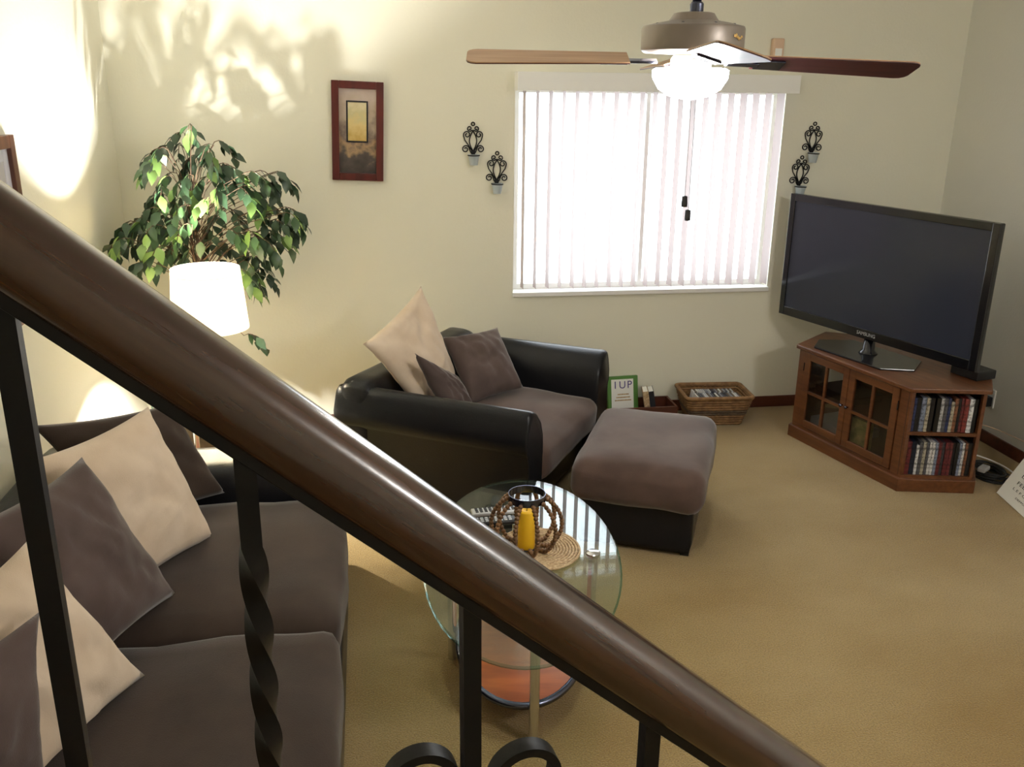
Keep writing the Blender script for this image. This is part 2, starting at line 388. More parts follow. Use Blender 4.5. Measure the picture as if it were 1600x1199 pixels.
def pillow(name, label, corners, thick, m, seed=0, group=None, n=26):
    A_, B_, C_, D_ = [Vector(c) for c in corners]      # bottom right, bottom left, top left, top right
    c = (A_+B_+C_+D_)/4
    nm = (A_-C_).cross(D_-B_).normalized()
    bm = B(); g = {}
    for s in (1, -1):
        for i in range(n+1):
            for j in range(n+1):
                u, v = -1+2*i/n, -1+2*j/n
                edge = i in (0, n) or j in (0, n)
                if s == -1 and edge: g[s, i, j] = g[1, i, j]; continue
                uu = u*(1-.075*(1-v*v)); vv = v*(1-.075*(1-u*u))
                p = (B_*(1-uu)*(1-vv)+A_*(1+uu)*(1-vv)+D_*(1+uu)*(1+vv)+C_*(1-uu)*(1+vv))/4
                prof = (max(0, 1-u*u)*max(0, 1-v*v))**.42
                w = noise.noise(Vector((u*1.7+seed, v*1.7, s*3.)))*.30+noise.noise(Vector((u*3.5+v*2, v*1.2-seed, s)))*.16
                # creases running in from the corners
                cr_ = math.sin((abs(u)-abs(v))*9+seed)*.05*(u*u*v*v)**.5*2
                g[s, i, j] = bm.verts.new(p-c+nm*s*thick*prof*(1+w*1.1+cr_+noise.noise(Vector((u*2.2-v*5+seed*3, u*4+v*2.2, s)))*.13))
    for s in (1, -1):
        for i in range(n):
            for j in range(n):
                q = [g[s, i, j], g[s, i+1, j], g[s, i+1, j+1], g[s, i, j+1]]
                bm.faces.new(q if s == 1 else q[::-1])
    o = obj(name, bm, m, None, True, loc=c); return tag(o, label, 'pillow', group)
sd_ = .515
pillow('throw_pillow', 'dark brown throw pillow at the sofa end, behind a cream pillow', ((-.616, 3.525, sd_-.01), (-.95, 3.19, sd_), (-1.21, 3.25, .93), tuple(PX(272, 630, 1, 3.63))), .075, M['suede_dark'], 1)
pillow('throw_pillow', 'cream throw pillow on the sofa between dark brown and taupe pillows', ((-.610, 3.155, sd_-.02), (-.85, 2.70, sd_), (-1.06, 2.78, .985), (-.80, 3.22, .995)), .085, M['cream'], 2)
pillow('throw_pillow', 'taupe throw pillow on the sofa between two cream pillows', ((-.672, 2.765, sd_-.02), (-.85, 2.28, sd_), (-1.06, 2.33, .99), (-.90, 2.765, .995)), .085, M['suede_taupe'], 3)
pd = PX(42, 846, 0, -.88)
pillow('throw_pillow', 'cream throw pillow on the sofa in front of a taupe pillow', ((-.675, 2.325, sd_-.02), (-.86, 1.84, sd_), (-1.06, 1.86, .94), tuple(pd)), .085, M['cream'], 4)
pe = PX(62, 956, 0, -.79)
pillow('throw_pillow', 'taupe throw pillow nearest the stair rail end of the sofa', ((-.79, 1.84, sd_), (-.97, 1.42, sd_), (-1.06, 1.50, .93), tuple(pe)), .065, M['suede_taupe'], 5)

# ------------------------------------------------------------------ armchair + ottoman
CH = R(-32)
ch = thing('armchair', 'wide black leather armchair with brown suede seat cushion under the window wall', 'armchair', (.575, 4.622, 0), CH)
def flare(p):       # the frame is a little wider at the back
    return Vector((p.x, p.y, p.z))
def Cc(bm, name, m, smooth=True): return obj(name, bm, m, ch, smooth)
Cc(rcube(B(), -.46, .44, -.58, .58, .04, .28, .03, 8, fn=flare), 'base', M['leather'])
Cc(rcube(B(), -.52, -.31, -.62, .62, .05, .70, .07, 12, wob=.006, fn=flare), 'back', M['leather'])
arm_sec = [(.0, .05), (-.012, .42), (-.006, .52), (.022, .595), (.075, .648), (.115, .667), (.145, .671), (.165, .660), (.182, .625), (.205, .555), (.207, .50), (.194, .476), (.184, .462), (.180, .05)]
for s in (-1, 1):
    bm = B(); rg = []
    cy_, cz_ = .1, .36
    for x, k in ((-.53, .93), (-.52, .975), (-.50, 1), (-.25, 1), (0, 1), (.25, 1), (.49, 1), (.508, .994), (.518, .975), (.522, .945)):
        rg.append([bm.verts.new((x, s*(.43+cy_+(y-cy_)*k), cz_+(z-cz_)*(k if z > .1 else 1))) for y, z in arm_sec])
    for a, b_ in zip(rg, rg[1:]):
        for k in range(len(arm_sec)): bm.faces.new((a[k], a[(k+1) % len(arm_sec)], b_[(k+1) % len(arm_sec)], b_[k]))
    bm.faces.new(rg[0]); bm.faces.new(rg[-1])
    arm = Cc(bm, 'arm', M['leather'], 'auto')
    md = arm.modifiers.new('soften', 'BEVEL'); md.width = .006; md.segments = 2; md.limit_method = 'ANGLE'; md.angle_limit = R(50)
    pipe = [(.519, s*(.43+cy_+(y-cy_)*.92), cz_+(z-cz_)*.92) for y, z in arm_sec]
    obj('piping', tube(B(), pipe[1:], .004, 6), M['leather'], arm, True)
Cc(rcube(B(), -.30, .53, -.425, .425, .25, .44, .06, 14, puff=(.015, .0, .03), wob=.014, seed=4), 'seat_cushion', M['suede'])
for x in (-.4, .4):
    for y in (-.5, .5): Cc(box(B(), x-.03, x+.03, y-.03, y+.03, 0, .05), 'foot', M['plastic'], False)
cfw = Vector((math.cos(CH), math.sin(CH), 0)); csd = Vector((-math.sin(CH), math.cos(CH), 0)); cc0 = Vector((.575, 4.622, 0))
def chair_pt(x, y, z): return cc0+cfw*x+csd*y+Vector((0, 0, z))
def chair_px(px, py, x0, k):
    """pixel -> point on a plane in the chair that stands x0 in front of its middle on the seat and leans back by k"""
    n = cfw+Vector((0, 0, k)); d = ray(px, py)
    return CAM+d*((x0+k*.47-(cfw.dot(CAM-cc0)+k*CAM.z))/n.dot(d))
pillow('throw_pillow', 'cream throw pillow standing tall in the black armchair', (chair_px(712, 592, -.13, .55), chair_pt(-.14, -.37, .49), chair_px(567, 538, -.13, .55), chair_px(658, 447, -.13, .55)), .075, M['cream'], 6)
pillow('throw_pillow', 'square taupe throw pillow in the black armchair beside its far arm', (PX(818, 606, 1, 4.742), PX(735, 634, 1, 4.579), PX(690, 527, 1, 4.864), PX(777, 512, 1, 5.067)), .075, M['suede_taupe'], 7)
pillow('throw_pillow', 'small taupe throw pillow slumped behind the near arm of the armchair', (chair_px(742, 640, -.01, .25), chair_pt(.0, -.375, .48), chair_px(648, 552, -.05, .27), chair_px(712, 588, -.01, .25)), .058, M['suede_taupe'], 8)

ot = thing('ottoman', 'brown suede ottoman with black leather base in front of the armchair', 'ottoman', (1.345, 4.06, 0), R(-25))
obj('base', rcube(B(), -.27, .27, -.375, .375, .015, .29, .02, 6), M['leather'], ot, True)
obj('cushion', rcube(B(), -.315, .315, -.435, .435, .235, .44, .07, 14, puff=(0, 0, .02), wob=.012, seed=2), M['suede'], ot, True)
for x in (-.24, .24):
    for y in (-.33, .33): obj('foot', box(B(), x-.02, x+.02, y-.02, y+.02, 0, .02), M['plastic'], ot)

# ------------------------------------------------------------------ oval glass coffee table
TC = Vector((.515, 2.93, 0)); TR = R(-9)
tb = thing('coffee_table', 'oval glass coffee table on chrome legs with a wooden lower shelf', 'coffee table', TC, TR)
def oval(bm, a, b, prof, n=64):
    rings = [[bm.verts.new(((a+o_)*math.cos(2*math.pi*i/n), (b+o_)*math.sin(2*math.pi*i/n), z)) for i in range(n)] for o_, z in prof]
    for p, q in zip(rings, rings[1:]):
        for i in range(n): bm.faces.new((p[i], p[(i+1) % n], q[(i+1) % n], q[i]))
    bm.faces.new(rings[0]); bm.faces.new(rings[-1]); return bm
TZ = .46
top = obj('glass_top', oval(B(), .36, .68, [(-.008, TZ-.012), (0, TZ-.009), (0, TZ-.004), (-.006, TZ)]), M['glass'], tb, 'auto')
top.data.materials.append(M['glass_edge'])
for p in top.data.polygons:
    p.use_smooth = False
    if len(p.vertices) == 4: p.material_index = 1
sh = obj('lower_shelf', oval(B(), .235, .42, [(0, .115), (0, .135)]), M['shelf_wood'], tb)
bm = B(); pts = [(.238*math.cos(2*math.pi*i/64), .423*math.sin(2*math.pi*i/64), .125) for i in range(64)]
tube(bm, pts, .013, 8, True); obj('shelf_rim', bm, M['steel'], sh, True)
for x, y in ((-.262, .02), (.262, .02), (.04, -.447), (-.02, .447)):
    lg = obj('leg', tube(B(), [(x, y, 0), (x, y, TZ-.012)], .017, 16), M['chrome'], tb, 'auto')
    obj('leg_cap', lathe(B(), [(.024, TZ-.012), (.027, TZ-.006), (.027, TZ+.003), (.021, TZ+.007)], 16, (x, y, 0)), M['chrome'], lg, 'auto')
# bead lantern, candle, mat, remotes
CB = PX(822, 857, 2, TZ+.006)
mt = thing('woven_placemat', 'round woven seagrass mat under the bead candle holder', 'placemat', (CB.x+.04, CB.y-.01, TZ+.0005))
for k in range(14):
    r_ = .0075+k*.0115
    pts = [(r_*math.cos(2*math.pi*i/40), r_*math.sin(2*math.pi*i/40), .0056+.0012*(i % 2)) for i in range(40)]
    obj('coil', tube(B(), pts, .0056, 6, True), M['seagrass'], mt, True)
cn = tag(obj('candle', lathe(B(), [(.031, 0), (.032, .004), (.0305, .145), (.027, .152), (.010, .149), (.004, .146)], 28), M['candle'], None, True, loc=(CB.x, CB.y, TZ+.013)), 'yellow pillar candle standing inside the bead holder', 'candle')
obj('wick', tube(B(), [(0, 0, .144), (.001, 0, .158)], .0012, 6), M['ink'], cn)
hd = thing('bead_candle_holder', 'round candle holder of brown wooden bead strands with a dark metal ring', 'candle holder', (CB.x, CB.y, TZ+.012))
bm = B(); rr, rz_ = .068, .205
lathe(bm, [(.066, rz_-.014), (.0685, rz_-.014), (.0685, rz_+.014), (.066, rz_+.014), (.066, rz_-.014)], 40, cap=False); obj('ring', bm, M['steel'], hd, 'auto')
for k in range(10):
    a = 2*math.pi*k/10+.454; bm = B()
    for i in range(19):
        t = i/18; ph = -R(72)+t*R(130)
        rad = .118*math.cos(ph)+.012; z = .098+.114*math.sin(ph)
        ball(bm, (rad*math.cos(a), rad*math.sin(a), max(z, .008)), .0090, 8, 6)
    obj('bead_strand', bm, M['bead'], hd, True)
bm = B(); tube(bm, [(.042*math.cos(2*math.pi*i/32), .042*math.sin(2*math.pi*i/32), .004) for i in range(32)], .003, 6, True); obj('base_ring', bm, M['steel'], hd, True)
def remote(px, py, rz, label, m, L=.19, W=.048):
    p = PX(px, py, 2, TZ)
    t = thing('remote_control', label, 'remote control', (p.x, p.y, TZ), rz)
    obj('body', box(B(), -L/2, L/2, -W/2, W/2, .0, .018, .006), m, t, True)
    bm = B(); box(bm, -.006, .006, -.0045, .0045, .018, .0205, .001); me = mesh(bm, 'button'); me.materials.append(M['silver'] if m is M['plastic'] else M['plastic'])
    for i in range(9):
        for j in range(3): link('button', me, None, t, (-L/2+.02+i*.0185, -.014+j*.014, 0))
remote(775, 802, R(4), 'silver remote control lying by the bead holder', M['silver'], .2, .055)
remote(770, 818, R(2), 'black remote control lying by the bead holder', M['plastic'], .2, .05)

# ------------------------------------------------------------------ end table, lamp
ET = Vector((-.80, 4.60, 0))
et = thing('end_table', 'round glass end table under the lit lamp', 'end table', ET)
EZ = .55
g = obj('glass_top', oval(B(), .32, .32, [(-.006, EZ-.01), (0, EZ-.008), (0, EZ-.003), (-.005, EZ)]), M['glass'], et, 'auto')
g.data.materials.append(M['glass_edge'])
for p in g.data.polygons:
    p.use_smooth = False
    if len(p.vertices) == 4: p.material_index = 1
for k in range(4):
    a = math.pi/4+k*math.pi/2; x, y = .22*math.cos(a), .22*math.sin(a)
    obj('leg', tube(B(), [(x, y, 0), (x, y, EZ-.01)], .015, 14), M['chrome'], et, 'auto')
es = obj('lower_shelf', oval(B(), .2, .2, [(0, .14), (0, .158)]), M['shelf_wood'], et)
LZ = .925
lamp = thing('table_lamp', 'lit table lamp with a white drum shade in front of the ficus', 'lamp', (ET.x, ET.y, EZ))
obj('base', lathe(B(), [(.085, 0), (.085, .012), (.03, .03), (.02, .06), (.045, .12), (.06, .18), (.035, .26), (.014, .30), (.012, .40)], 28), M['brushed'], lamp, True)
bm = B(); zb_, zt_ = LZ-EZ, LZ-EZ+.305
lathe(bm, [(.188, zb_), (.165, zt_), (.1635, zt_), (.1865, zb_), (.188, zb_)], 48, cap=False)
obj('shade', bm, M['shade'], lamp, 'auto')
bm = B(); zs = zt_-.03
tube(bm, [((.163*math.cos(2*math.pi*i/40)), (.163*math.sin(2*math.pi*i/40)), zs) for i in range(40)], .002, 6, True)
for k in range(3):
    a = 2*math.pi*k/3; tube(bm, [(.165*math.cos(a), .165*math.sin(a), zs), (.012*math.cos(a), .012*math.sin(a), zs)], .002, 6)
obj('shade_spider', bm, M['chrome'], lamp)
obj('socket', lathe(B(), [(.016, .39), (.018, .41), (.018, .455), (.012, .46)], 16), M['brushed'], lamp)
light('lamp_bulb', 'POINT', (ET.x, ET.y, EZ+.53), 115, (1, .97, .91), shadow_soft_size=.022)

# ------------------------------------------------------------------ ficus
FP = Vector((-.93, 5.14, 0))
fc = thing('ficus_tree', 'leafy green ficus tree standing in the corner behind the lamp', 'potted plant', FP)
pot = obj('pot', lathe(B(), [(.13, 0), (.14, .01), (.18, .30), (.185, .31), (.165, .31), (.16, .27), (.02, .265)], 28), M['wicker_dark'], fc, 'auto')
obj('soil', lathe(B(), [(.155, .255), (.155, .275), (.02, .29)], 20), M['soil'], pot)
for k in range(3):
    a = 2.1*k
    pts = [(.03*math.cos(a+i*.7)*(1-.04*i), .03*math.sin(a+i*.7)*(1-.04*i), .27+i*.13) for i in range(9)]
    obj('trunk', tube(B(), pts, [.016-.001*i for i in range(9)], 7), M['bark'], fc, True)
def leaf_mesh(L, W, bend, name):
    bm = B(); prof = [(0, .02), (.18, .55), (.42, 1), (.68, .72), (.88, .28), (1, .0)]
    rows = []
    for t, w in prof:
        z = -bend*t*t*L
        rows.append([bm.verts.new((t*L, -w*W/2, z+.10*W*w)), bm.verts.new((t*L, 0, z)), bm.verts.new((t*L, w*W/2, z+.10*W*w))])
    for a, b_ in zip(rows, rows[1:]):
        for k in range(2): bm.faces.new((a[k], a[k+1], b_[k+1], b_[k]))
    bmesh.ops.remove_doubles(bm, verts=bm.verts, dist=1e-5)
    return mesh(bm, name, True)
leafs = []
for mk in ('leaf_a', 'leaf_a', 'leaf_b', 'leaf_c'):
    me = leaf_mesh(.092, .052, random.uniform(.2, .5), 'leaf'); me.materials.append(M[mk]); leafs.append(me)
rnd = random.Random(21)
leaf_mats = []; twigs = []
def branch(px, py, y, length, n, az=None, droop=1.0):
    """a hanging spray of leaves that starts at a pixel of the crown"""
    p = PX(px, py, 1, y)-FP
    az = rnd.uniform(0, 2*math.pi) if az is None else az
    d = Vector((math.cos(az)*.8, math.sin(az)*.5, .2)); pts = [p.copy()]
    for i in range(n):
        p = p+d.normalized()*(length/n); d.z -= .42*droop; pts.append(p.copy())
        w = p+FP
        if w.x < XL+.07 or w.y > YB-.07: break
        yaw = az+(1 if i % 2 else -1)*rnd.uniform(.4, 1.3)
        leaf_mats.append(Matrix.Translation(p)@Matrix.Rotation(yaw, 4, 'Z')@Matrix.Rotation(rnd.uniform(.35, 1.25), 4, 'Y')@Matrix.Rotation(rnd.uniform(-.7, .7), 4, 'X')@Matrix.Scale(rnd.uniform(.75, 1.1), 4))
    twigs.append(pts)
crown = [(300, 215, .05), (270, 235, .1), (330, 240, .1), (255, 255, .12), (305, 262, .1), (350, 275, .12), (280, 290, .14), (395, 285, .1), (330, 300, .14),
         (375, 310, .16), (260, 310, .14), (415, 290, .1), (300, 330, .16), (350, 340, .18), (235, 345, .14), (400, 340, .16), (270, 355, .18), (320, 365, .18), (425, 345, .12),
         (375, 375, .18), (220, 375, .14), (245, 385, .16), (290, 385, .18), (345, 395, .18), (405, 390, .14), (440, 345, .08), (210, 395, .1), (385, 415, .16), (235, 415, .14),
         (365, 430, .14), (390, 440, .12), (265, 400, .16), (310, 400, .18), (420, 375, .12), (225, 355, .1), (375, 530, .06)]
crown += [(300, 290, .1), (325, 320, .1), (285, 325, .1), (340, 365, .1), (310, 345, .1), (360, 300, .1), (265, 370, .1), (240, 330, .1), (320, 250, .1), (300, 375, .1)]
for i, (px, py, spread) in enumerate(crown):
    for rep in range((3 if i < 36 else 1) if py < 500 else 1):
        y = FP.y+(rnd.uniform(-.26, .22) if i < 36 else rnd.uniform(-.30, -.12))
        az = math.atan2(rnd.uniform(-1, .6), (px-315)/90+rnd.uniform(-.5, .5))
        branch(px+rnd.uniform(-14, 14), py-12+rnd.uniform(-12, 12), y, .15, 6, az, 1.0)
bm = B()
for pts in twigs:
    base = Vector((rnd.uniform(-.03, .03), rnd.uniform(-.03, .03), min(1.45, max(.85, pts[0].z-.25))))
    tube(bm, [base, (base+pts[0])/2+Vector((0, 0, .05))]+pts, .0022, 4)
o = obj('twigs', bm, M['bark'], fc); o['kind'] = 'stuff'
order = sorted(range(len(leaf_mats)), key=lambda i: leaf_mats[i].translation.y)   # nearest first
for i in order[:300]:
    o = link('leaf', rnd.choice(leafs), None, fc); o.matrix_local = leaf_mats[i]
if len(order) > 300:
    bm = B()
    for i in order[300:]:
        n0 = len(bm.verts); bm.from_mesh(leafs[0]); bm.verts.ensure_lookup_table()
        bmesh.ops.transform(bm, matrix=leaf_mats[i], verts=bm.verts[n0:])
    o = obj('rear_foliage', bm, M['leaf_a'], fc, True); o['kind'] = 'stuff'

# ------------------------------------------------------------------ television corner
TA, TBp = Vector((2.615, 5.06, 0)), Vector((2.83, 4.19, 0))
xa = (TBp-TA); LW = xa.length; rzs = math.atan2(xa.y, xa.x)
ts = thing('tv_stand', 'cherry wood corner stand with glazed doors and open end shelves', 'tv stand', TA, rzs)
SM = Matrix.Translation(TA)@Matrix.Rotation(rzs, 4, 'Z')
SZ = .60
e2 = Vector((.170, .355)).normalized(); n2 = Vector((-e2.y, e2.x))      # open end face
Cx, Cy = LW+.170, .355
def off(poly, d):
    n = len(poly); out = []
    for i in range(n):
        p0, p1, p2 = [Vector(poly[k % n]) for k in (i-1, i, i+1)]
        a = (p1-p0).normalized(); b_ = (p2-p1).normalized()
        na, nb = Vector((a.y, -a.x)), Vector((b_.y, -b_.x)); m_ = (na+nb).normalized()
        out.append(tuple(p1+m_*d/max(.3, m_.dot(na))))
    return out
plan = [(0, 0), (LW, 0), (Cx, Cy), (Cx-.13, .50), (-.04, .50), (-.170, .355)]
obj('plinth', prism(B(), off(plan, .018), 0, .075, .004), M['cherry'], ts)
obj('floor_board', prism(B(), off(plan, -.002), .075, .09), M['cherry'], ts)
obj('top', prism(B(), off(plan, .022), SZ-.026, SZ, .006), M['cherry'], ts)
obj('back_panel', box(B(), -.04, Cx-.135, .485, .498, .09, SZ-.026), M['cherry_in'], ts)
def wall_seg(bm, p, q, th, z0, z1, side=1):
    p, q = Vector(p), Vector(q); d = (q-p).normalized(); n = Vector((-d.y, d.x))*th*side
    prism(bm, [tuple(v) for v in ((p, q, q+n, p+n) if side > 0 else (p+n, q+n, q, p))], z0, z1); return bm
obj('side_panel', wall_seg(B(), (-.170, .355), (0, 0), .018, .09, SZ-.026), M['cherry'], ts)
obj('side_panel', wall_seg(B(), (Cx, Cy), (Cx-.13, .498), .016, .09, SZ-.026), M['cherry'], ts)
obj('post', box(B(), .0, .055, .0, .03, .09, SZ-.026, .003), M['cherry'], ts)
obj('post', box(B(), LW-.075, LW, .0, .03, .09, SZ-.026, .003), M['cherry'], ts)
ce = Vector((LW, 0)); cc = Vector((Cx, Cy))
obj('post', prism(B(), [tuple(v) for v in (cc-e2*.018, cc, cc+n2*.03, cc-e2*.018+n2*.03)], .09, SZ-.026), M['cherry'], ts)
obj('divider', wall_seg(B(), tuple(ce+n2*.012+e2*.004), tuple(ce+n2*.165+e2*.004), .012, .09, SZ-.026), M['cherry_in'], ts)
obj('compartment_back', wall_seg(B(), tuple(ce+n2*.165), tuple(cc+n2*.165), .01, .09, SZ-.026), M['cherry_in'], ts)
obj('shelf', prism(B(), [tuple(v) for v in (ce+e2*.005+n2*.004, cc-e2*.004+n2*.004, cc-e2*.004+n2*.164, ce+e2*.005+n2*.164)], .325, .343), M['cherry'], ts)
obj('inner_shelf', box(B(), .03, LW-.15, .04, .44, .30, .315), M['cherry_in'], ts)
# glazed doors
dx0, dx1 = .058, LW-.078; dw = (dx1-dx0)/2; dz0, dz1 = .096, SZ-.032
for k in range(2):
    a, b_ = dx0+k*dw+.002, dx0+(k+1)*dw-.002
    bm = B(); fr = .045
    box(bm, a, a+fr, -.006, .014, dz0, dz1, .003); box(bm, b_-fr, b_, -.006, .014, dz0, dz1, .003)
    box(bm, a+fr, b_-fr, -.006, .014, dz0, dz0+fr, .003); box(bm, a+fr, b_-fr, -.006, .014, dz1-fr, dz1, .003)
    dr = obj('door', bm, M['cherry'], ts)
    mx_, mz_ = (a+b_)/2, (dz0+dz1)/2-.01
    obj('muntin', box(B(), mx_-.008, mx_+.008, -.004, .012, dz0+fr, dz1-fr), M['cherry'], dr)
    for p, q in ((a+fr, mx_-.008), (mx_+.008, b_-fr)):
        obj('muntin', box(B(), p, q, -.004, .012, mz_-.008, mz_+.008), M['cherry'], dr)
        for z0, z1 in ((dz0+fr, mz_-.008), (mz_+.008, dz1-fr)):
            obj('pane', box(B(), p, q, .004, .007, z0, z1), M['dark_pane'], dr)
    kx = b_-.02 if k == 0 else a+.02
    obj('knob', lathe(B(), [(.004, 0), (.005, .012), (.010, .016), (.010, .022), (.004, .026)], 12), M['steel'], dr, True, loc=(kx, -.006, mz_+.02), rot=(R(90), 0, 0))
    obj('hinge', tube(B(), [((a-.003 if k == 0 else b_+.003), -.006, dz1-.12), ((a-.003 if k == 0 else b_+.003), -.006, dz1-.07)], .004, 6), M['steel'], dr)
def at_stand(x, y, z): return SM@Vector((x, y, z))
o = tag(obj('media_player', box(B(), -.17, .17, -.12, .12, 0, .055, .004), M['silver'], None, loc=at_stand(.24, .20, .09), rot=(0, 0, rzs)), 'silver media player behind the glass door of the stand', 'media player')
o = tag(obj('media_player', box(B(), -.16, .16, -.12, .12, 0, .045, .004), M['plastic'], None, loc=at_stand(.24, .20, .315), rot=(0, 0, rzs)), 'black media player on the upper shelf behind glass doors', 'media player')
cov = mat('yellow_cover', (216, 196, 130), .6, col2=(150, 150, 96), vscale=(18, 18, 18))
o = tag(obj('hardcover_book', box(B(), -.075, .075, -.012, .012, 0, .185, .002), cov, None, loc=at_stand(.525, .06, .09), rot=(0, 0, rzs)), 'pale yellow patterned book standing behind the glass door', 'book')
# film cases
pal = [(30, 30, 34), (222, 222, 224), (52, 62, 100), (214, 214, 214), (60, 60, 66), (104, 44, 48), (190, 190, 192), (28, 38, 54), (132, 88, 64), (92, 92, 98), (128, 54, 52), (130, 140, 162), (20, 20, 22), (176, 168, 150)]
cmats = [mat('film_case_%s' % '_'.join(map(str, c)), c, .3, col2=tuple(max(8, int(v*.55)) for v in c), vscale=(40, 40, 55), ramp=(.45, .6)) for c in pal]
names = ['black', 'white', 'navy', 'white', 'grey', 'dark red', 'pale grey', 'dark blue', 'orange brown', 'grey', 'red', 'light blue', 'black', 'beige']
def name_row(row, kind, where, group, ends):
    for i, (o, c) in enumerate(row):
        l_ = row[i-1][1] if i else None; r_ = row[i+1][1] if i < len(row)-1 else None
        if l_ is None: s = '%s %s on %s, end one next to %s' % (c, kind, where, ends[0])
        elif r_ is None: s = '%s %s on %s, end one next to %s' % (c, kind, where, ends[1])
        else: s = '%s %s between %s and %s ones on %s' % (c, kind, l_, r_, where)
        tag(o, s, kind, group)
def case_mesh(w, h, d):
    return mesh(box(B(), -w/2, w/2, 0, d, 0, h, .0015, 1), 'case')
fa = math.atan2(e2.y, e2.x)
def fill_row(z, w0, w1, rowname, seed):
    rd = random.Random(seed); w = w0; row = []
    while w < w1:
        th = rd.choice((.0145, .0145, .0145, .018, .024)); hh = .192 if rd.random() < .75 else .172
        k = rd.randrange(len(pal)); me = case_mesh(th, hh, .132); me.materials.append(cmats[k])
        p = ce+e2*(w+th/2)+n2*(.012+rd.uniform(0, .006))
        row.append((link('film_case', me, None, None, at_stand(p.x, p.y, z), (0, 0, rzs+fa)), names[k]))
        w += th+.0012
        if rd.random() < .08: w += .006
    name_row(row, 'film case', 'the '+rowname, 'film cases on the %s' % rowname, ('the glazed doors', 'the end post'))
fill_row(.344, .027, .353, 'upper end shelf', 3)
fill_row(.0905, .027, .353, 'lower end shelf', 5)

# television
TL, TRr = Vector((2.665, 5.47, 0)), Vector((3.125, 4.10, 0)); tv_c = (TL+TRr)/2; tvx = TRr-TL; TW = tvx.length; trz = math.atan2(tvx.y, tvx.x)
tv = thing('television', 'large black flat screen television on the cherry corner stand', 'television', (tv_c.x, tv_c.y, SZ), trz)
z0, z1 = .102, .875
bm = B(); bz = .042
box(bm, -TW/2, TW/2, -.018, .016, z0, z1, .007, 3)
box(bm, -TW/2+.12, TW/2-.12, .016, .05, z0+.08, z1-.12, .01, 2)
body = obj('body', bm, M['tvblack'], tv, 'auto')
bm = B(); q = .0195
for a in ((-TW/2, -TW/2+bz, z0, z1), (TW/2-bz, TW/2, z0, z1), (-TW/2+bz, TW/2-bz, z0, z0+bz+.014), (-TW/2+bz, TW/2-bz, z1-bz, z1)): box(bm, a[0], a[1], -.027, -.016, a[2], a[3], .003)
obj('bezel', bm, M['tvblack'], tv)
obj('screen', box(B(), -TW/2+bz, TW/2-bz, -.0205, -.017, z0+bz+.014, z1-bz), M['screen'], tv)
obj('lettering', None, None, tv) if False else None
tm = text_mesh('SAMSUNG', .030); tm.materials.append(M['silver'])
link('lettering', tm, None, tv, (0, -.0285, z0+.029), (R(90), 0, 0))
nk = obj('stand_neck', lathe(B(), [(.055, .012), (.05, .02), (.035, .035), (.032, .11)], 20, (.0, .012, 0)), M['tvblack'], tv, True)
obj('stand_base', prism(B(), [(-.36, -.02), (-.25, -.17), (.25, -.17), (.36, -.02), (.25, .17), (-.25, .17)], .0, .012, .003), M['tvblack'], tv)
o = tag(obj('cable_box', box(B(), -.09, .09, -.07, .07, 0, .05, .005), M['plastic'], None, loc=at_stand(.86, .47, SZ), rot=(0, 0, rzs)), 'black cable box behind the right end of the television', 'cable box')

# outlet, cords, eye chart
OP = PX(1549, 622, 0, XR)
ol = thing('wall_outlet', 'white wall outlet plate beside the corner stand', 'outlet', OP)
obj('plate', box(B(), -.008, .002, -.036, .036, -.058, .058, .003), M['white'], ol)
pg = thing('power_plug', 'black plug with a black cord pushed into the wall outlet', 'plug', OP)
obj('plug_body', box(B(), -.05, -.008, -.026, .026, -.05, .012, .006), M['plastic'], pg)
def cord(name, pts, r_, m, label):
    V_ = [Vector(p) for p in pts]; out = []
    for i in range(len(V_)-1):
        p0, p1, p2, p3 = V_[max(i-1, 0)], V_[i], V_[i+1], V_[min(i+2, len(V_)-1)]
        for k in range(8):
            t = k/8; out.append(.5*((2*p1)+(p2-p0)*t+(2*p0-5*p1+4*p2-p3)*t*t+(3*p1-p0-3*p2+p3)*t**3))
    out.append(V_[-1])
    return tag(obj(name, tube(B(), out, r_, 6), m, None, True), label, 'cord')
cq = cord('cord', [OP+Vector((-.045, 0, -.045)), OP+Vector((-.12, -.02, -.10)), OP+Vector((-.25, -.04, -.17)), (3.46, 4.62, .04), (3.42, 4.45, .006)], .004, M['plastic'], None)
for k in ('category',): del cq[k]
cq.parent = pg; cq.matrix_parent_inverse = Matrix.Translation(OP).inverted()
rc = random.Random(4)
for j in range(3):
    pts = []
    for i in range(26):
        a = i*.8+j; pts.append((3.46+.10*math.cos(a)*(1-.02*i)+rc.uniform(-.012, .012), 4.30+.11*math.sin(a)+rc.uniform(-.015, .015), .006+.0195*j*.9+.0003*i))
    cord('cord_bundle', pts, .0045, M['plastic'], ('black cord coiled lowest on the carpet beside the stand', 'black cord of the coil heap, middle one beside the stand', 'black cord coiled on top of the heap beside the stand')[j])['group'] = 'black cords coiled beside the stand'
pts = [(3.265, 4.498, .12), (3.36, 4.48, .09), (3.47, 4.42, .075), (3.54, 4.30, .06), (3.53, 4.16, .055), (3.48, 4.15, .055)]
cord('white_cord', pts, .0045, M['white'], 'white cord lying on the black coiled cords')
cord('cable', [(3.240, 4.596, .30), (3.5, 4.72, .20), (3.70, 4.60, .16), (XR-.012, 4.2, .15)], .003, M['tan'], 'thin pale cable strung low along the side wall')
o = tag(obj('power_adapter', box(B(), -.04, .04, -.022, .022, 0, .026, .006), M['silver'], None, loc=(3.40, 4.27, .05), rot=(0, 0, .6)), 'pale grey power adapter on the coiled cords', 'adapter')
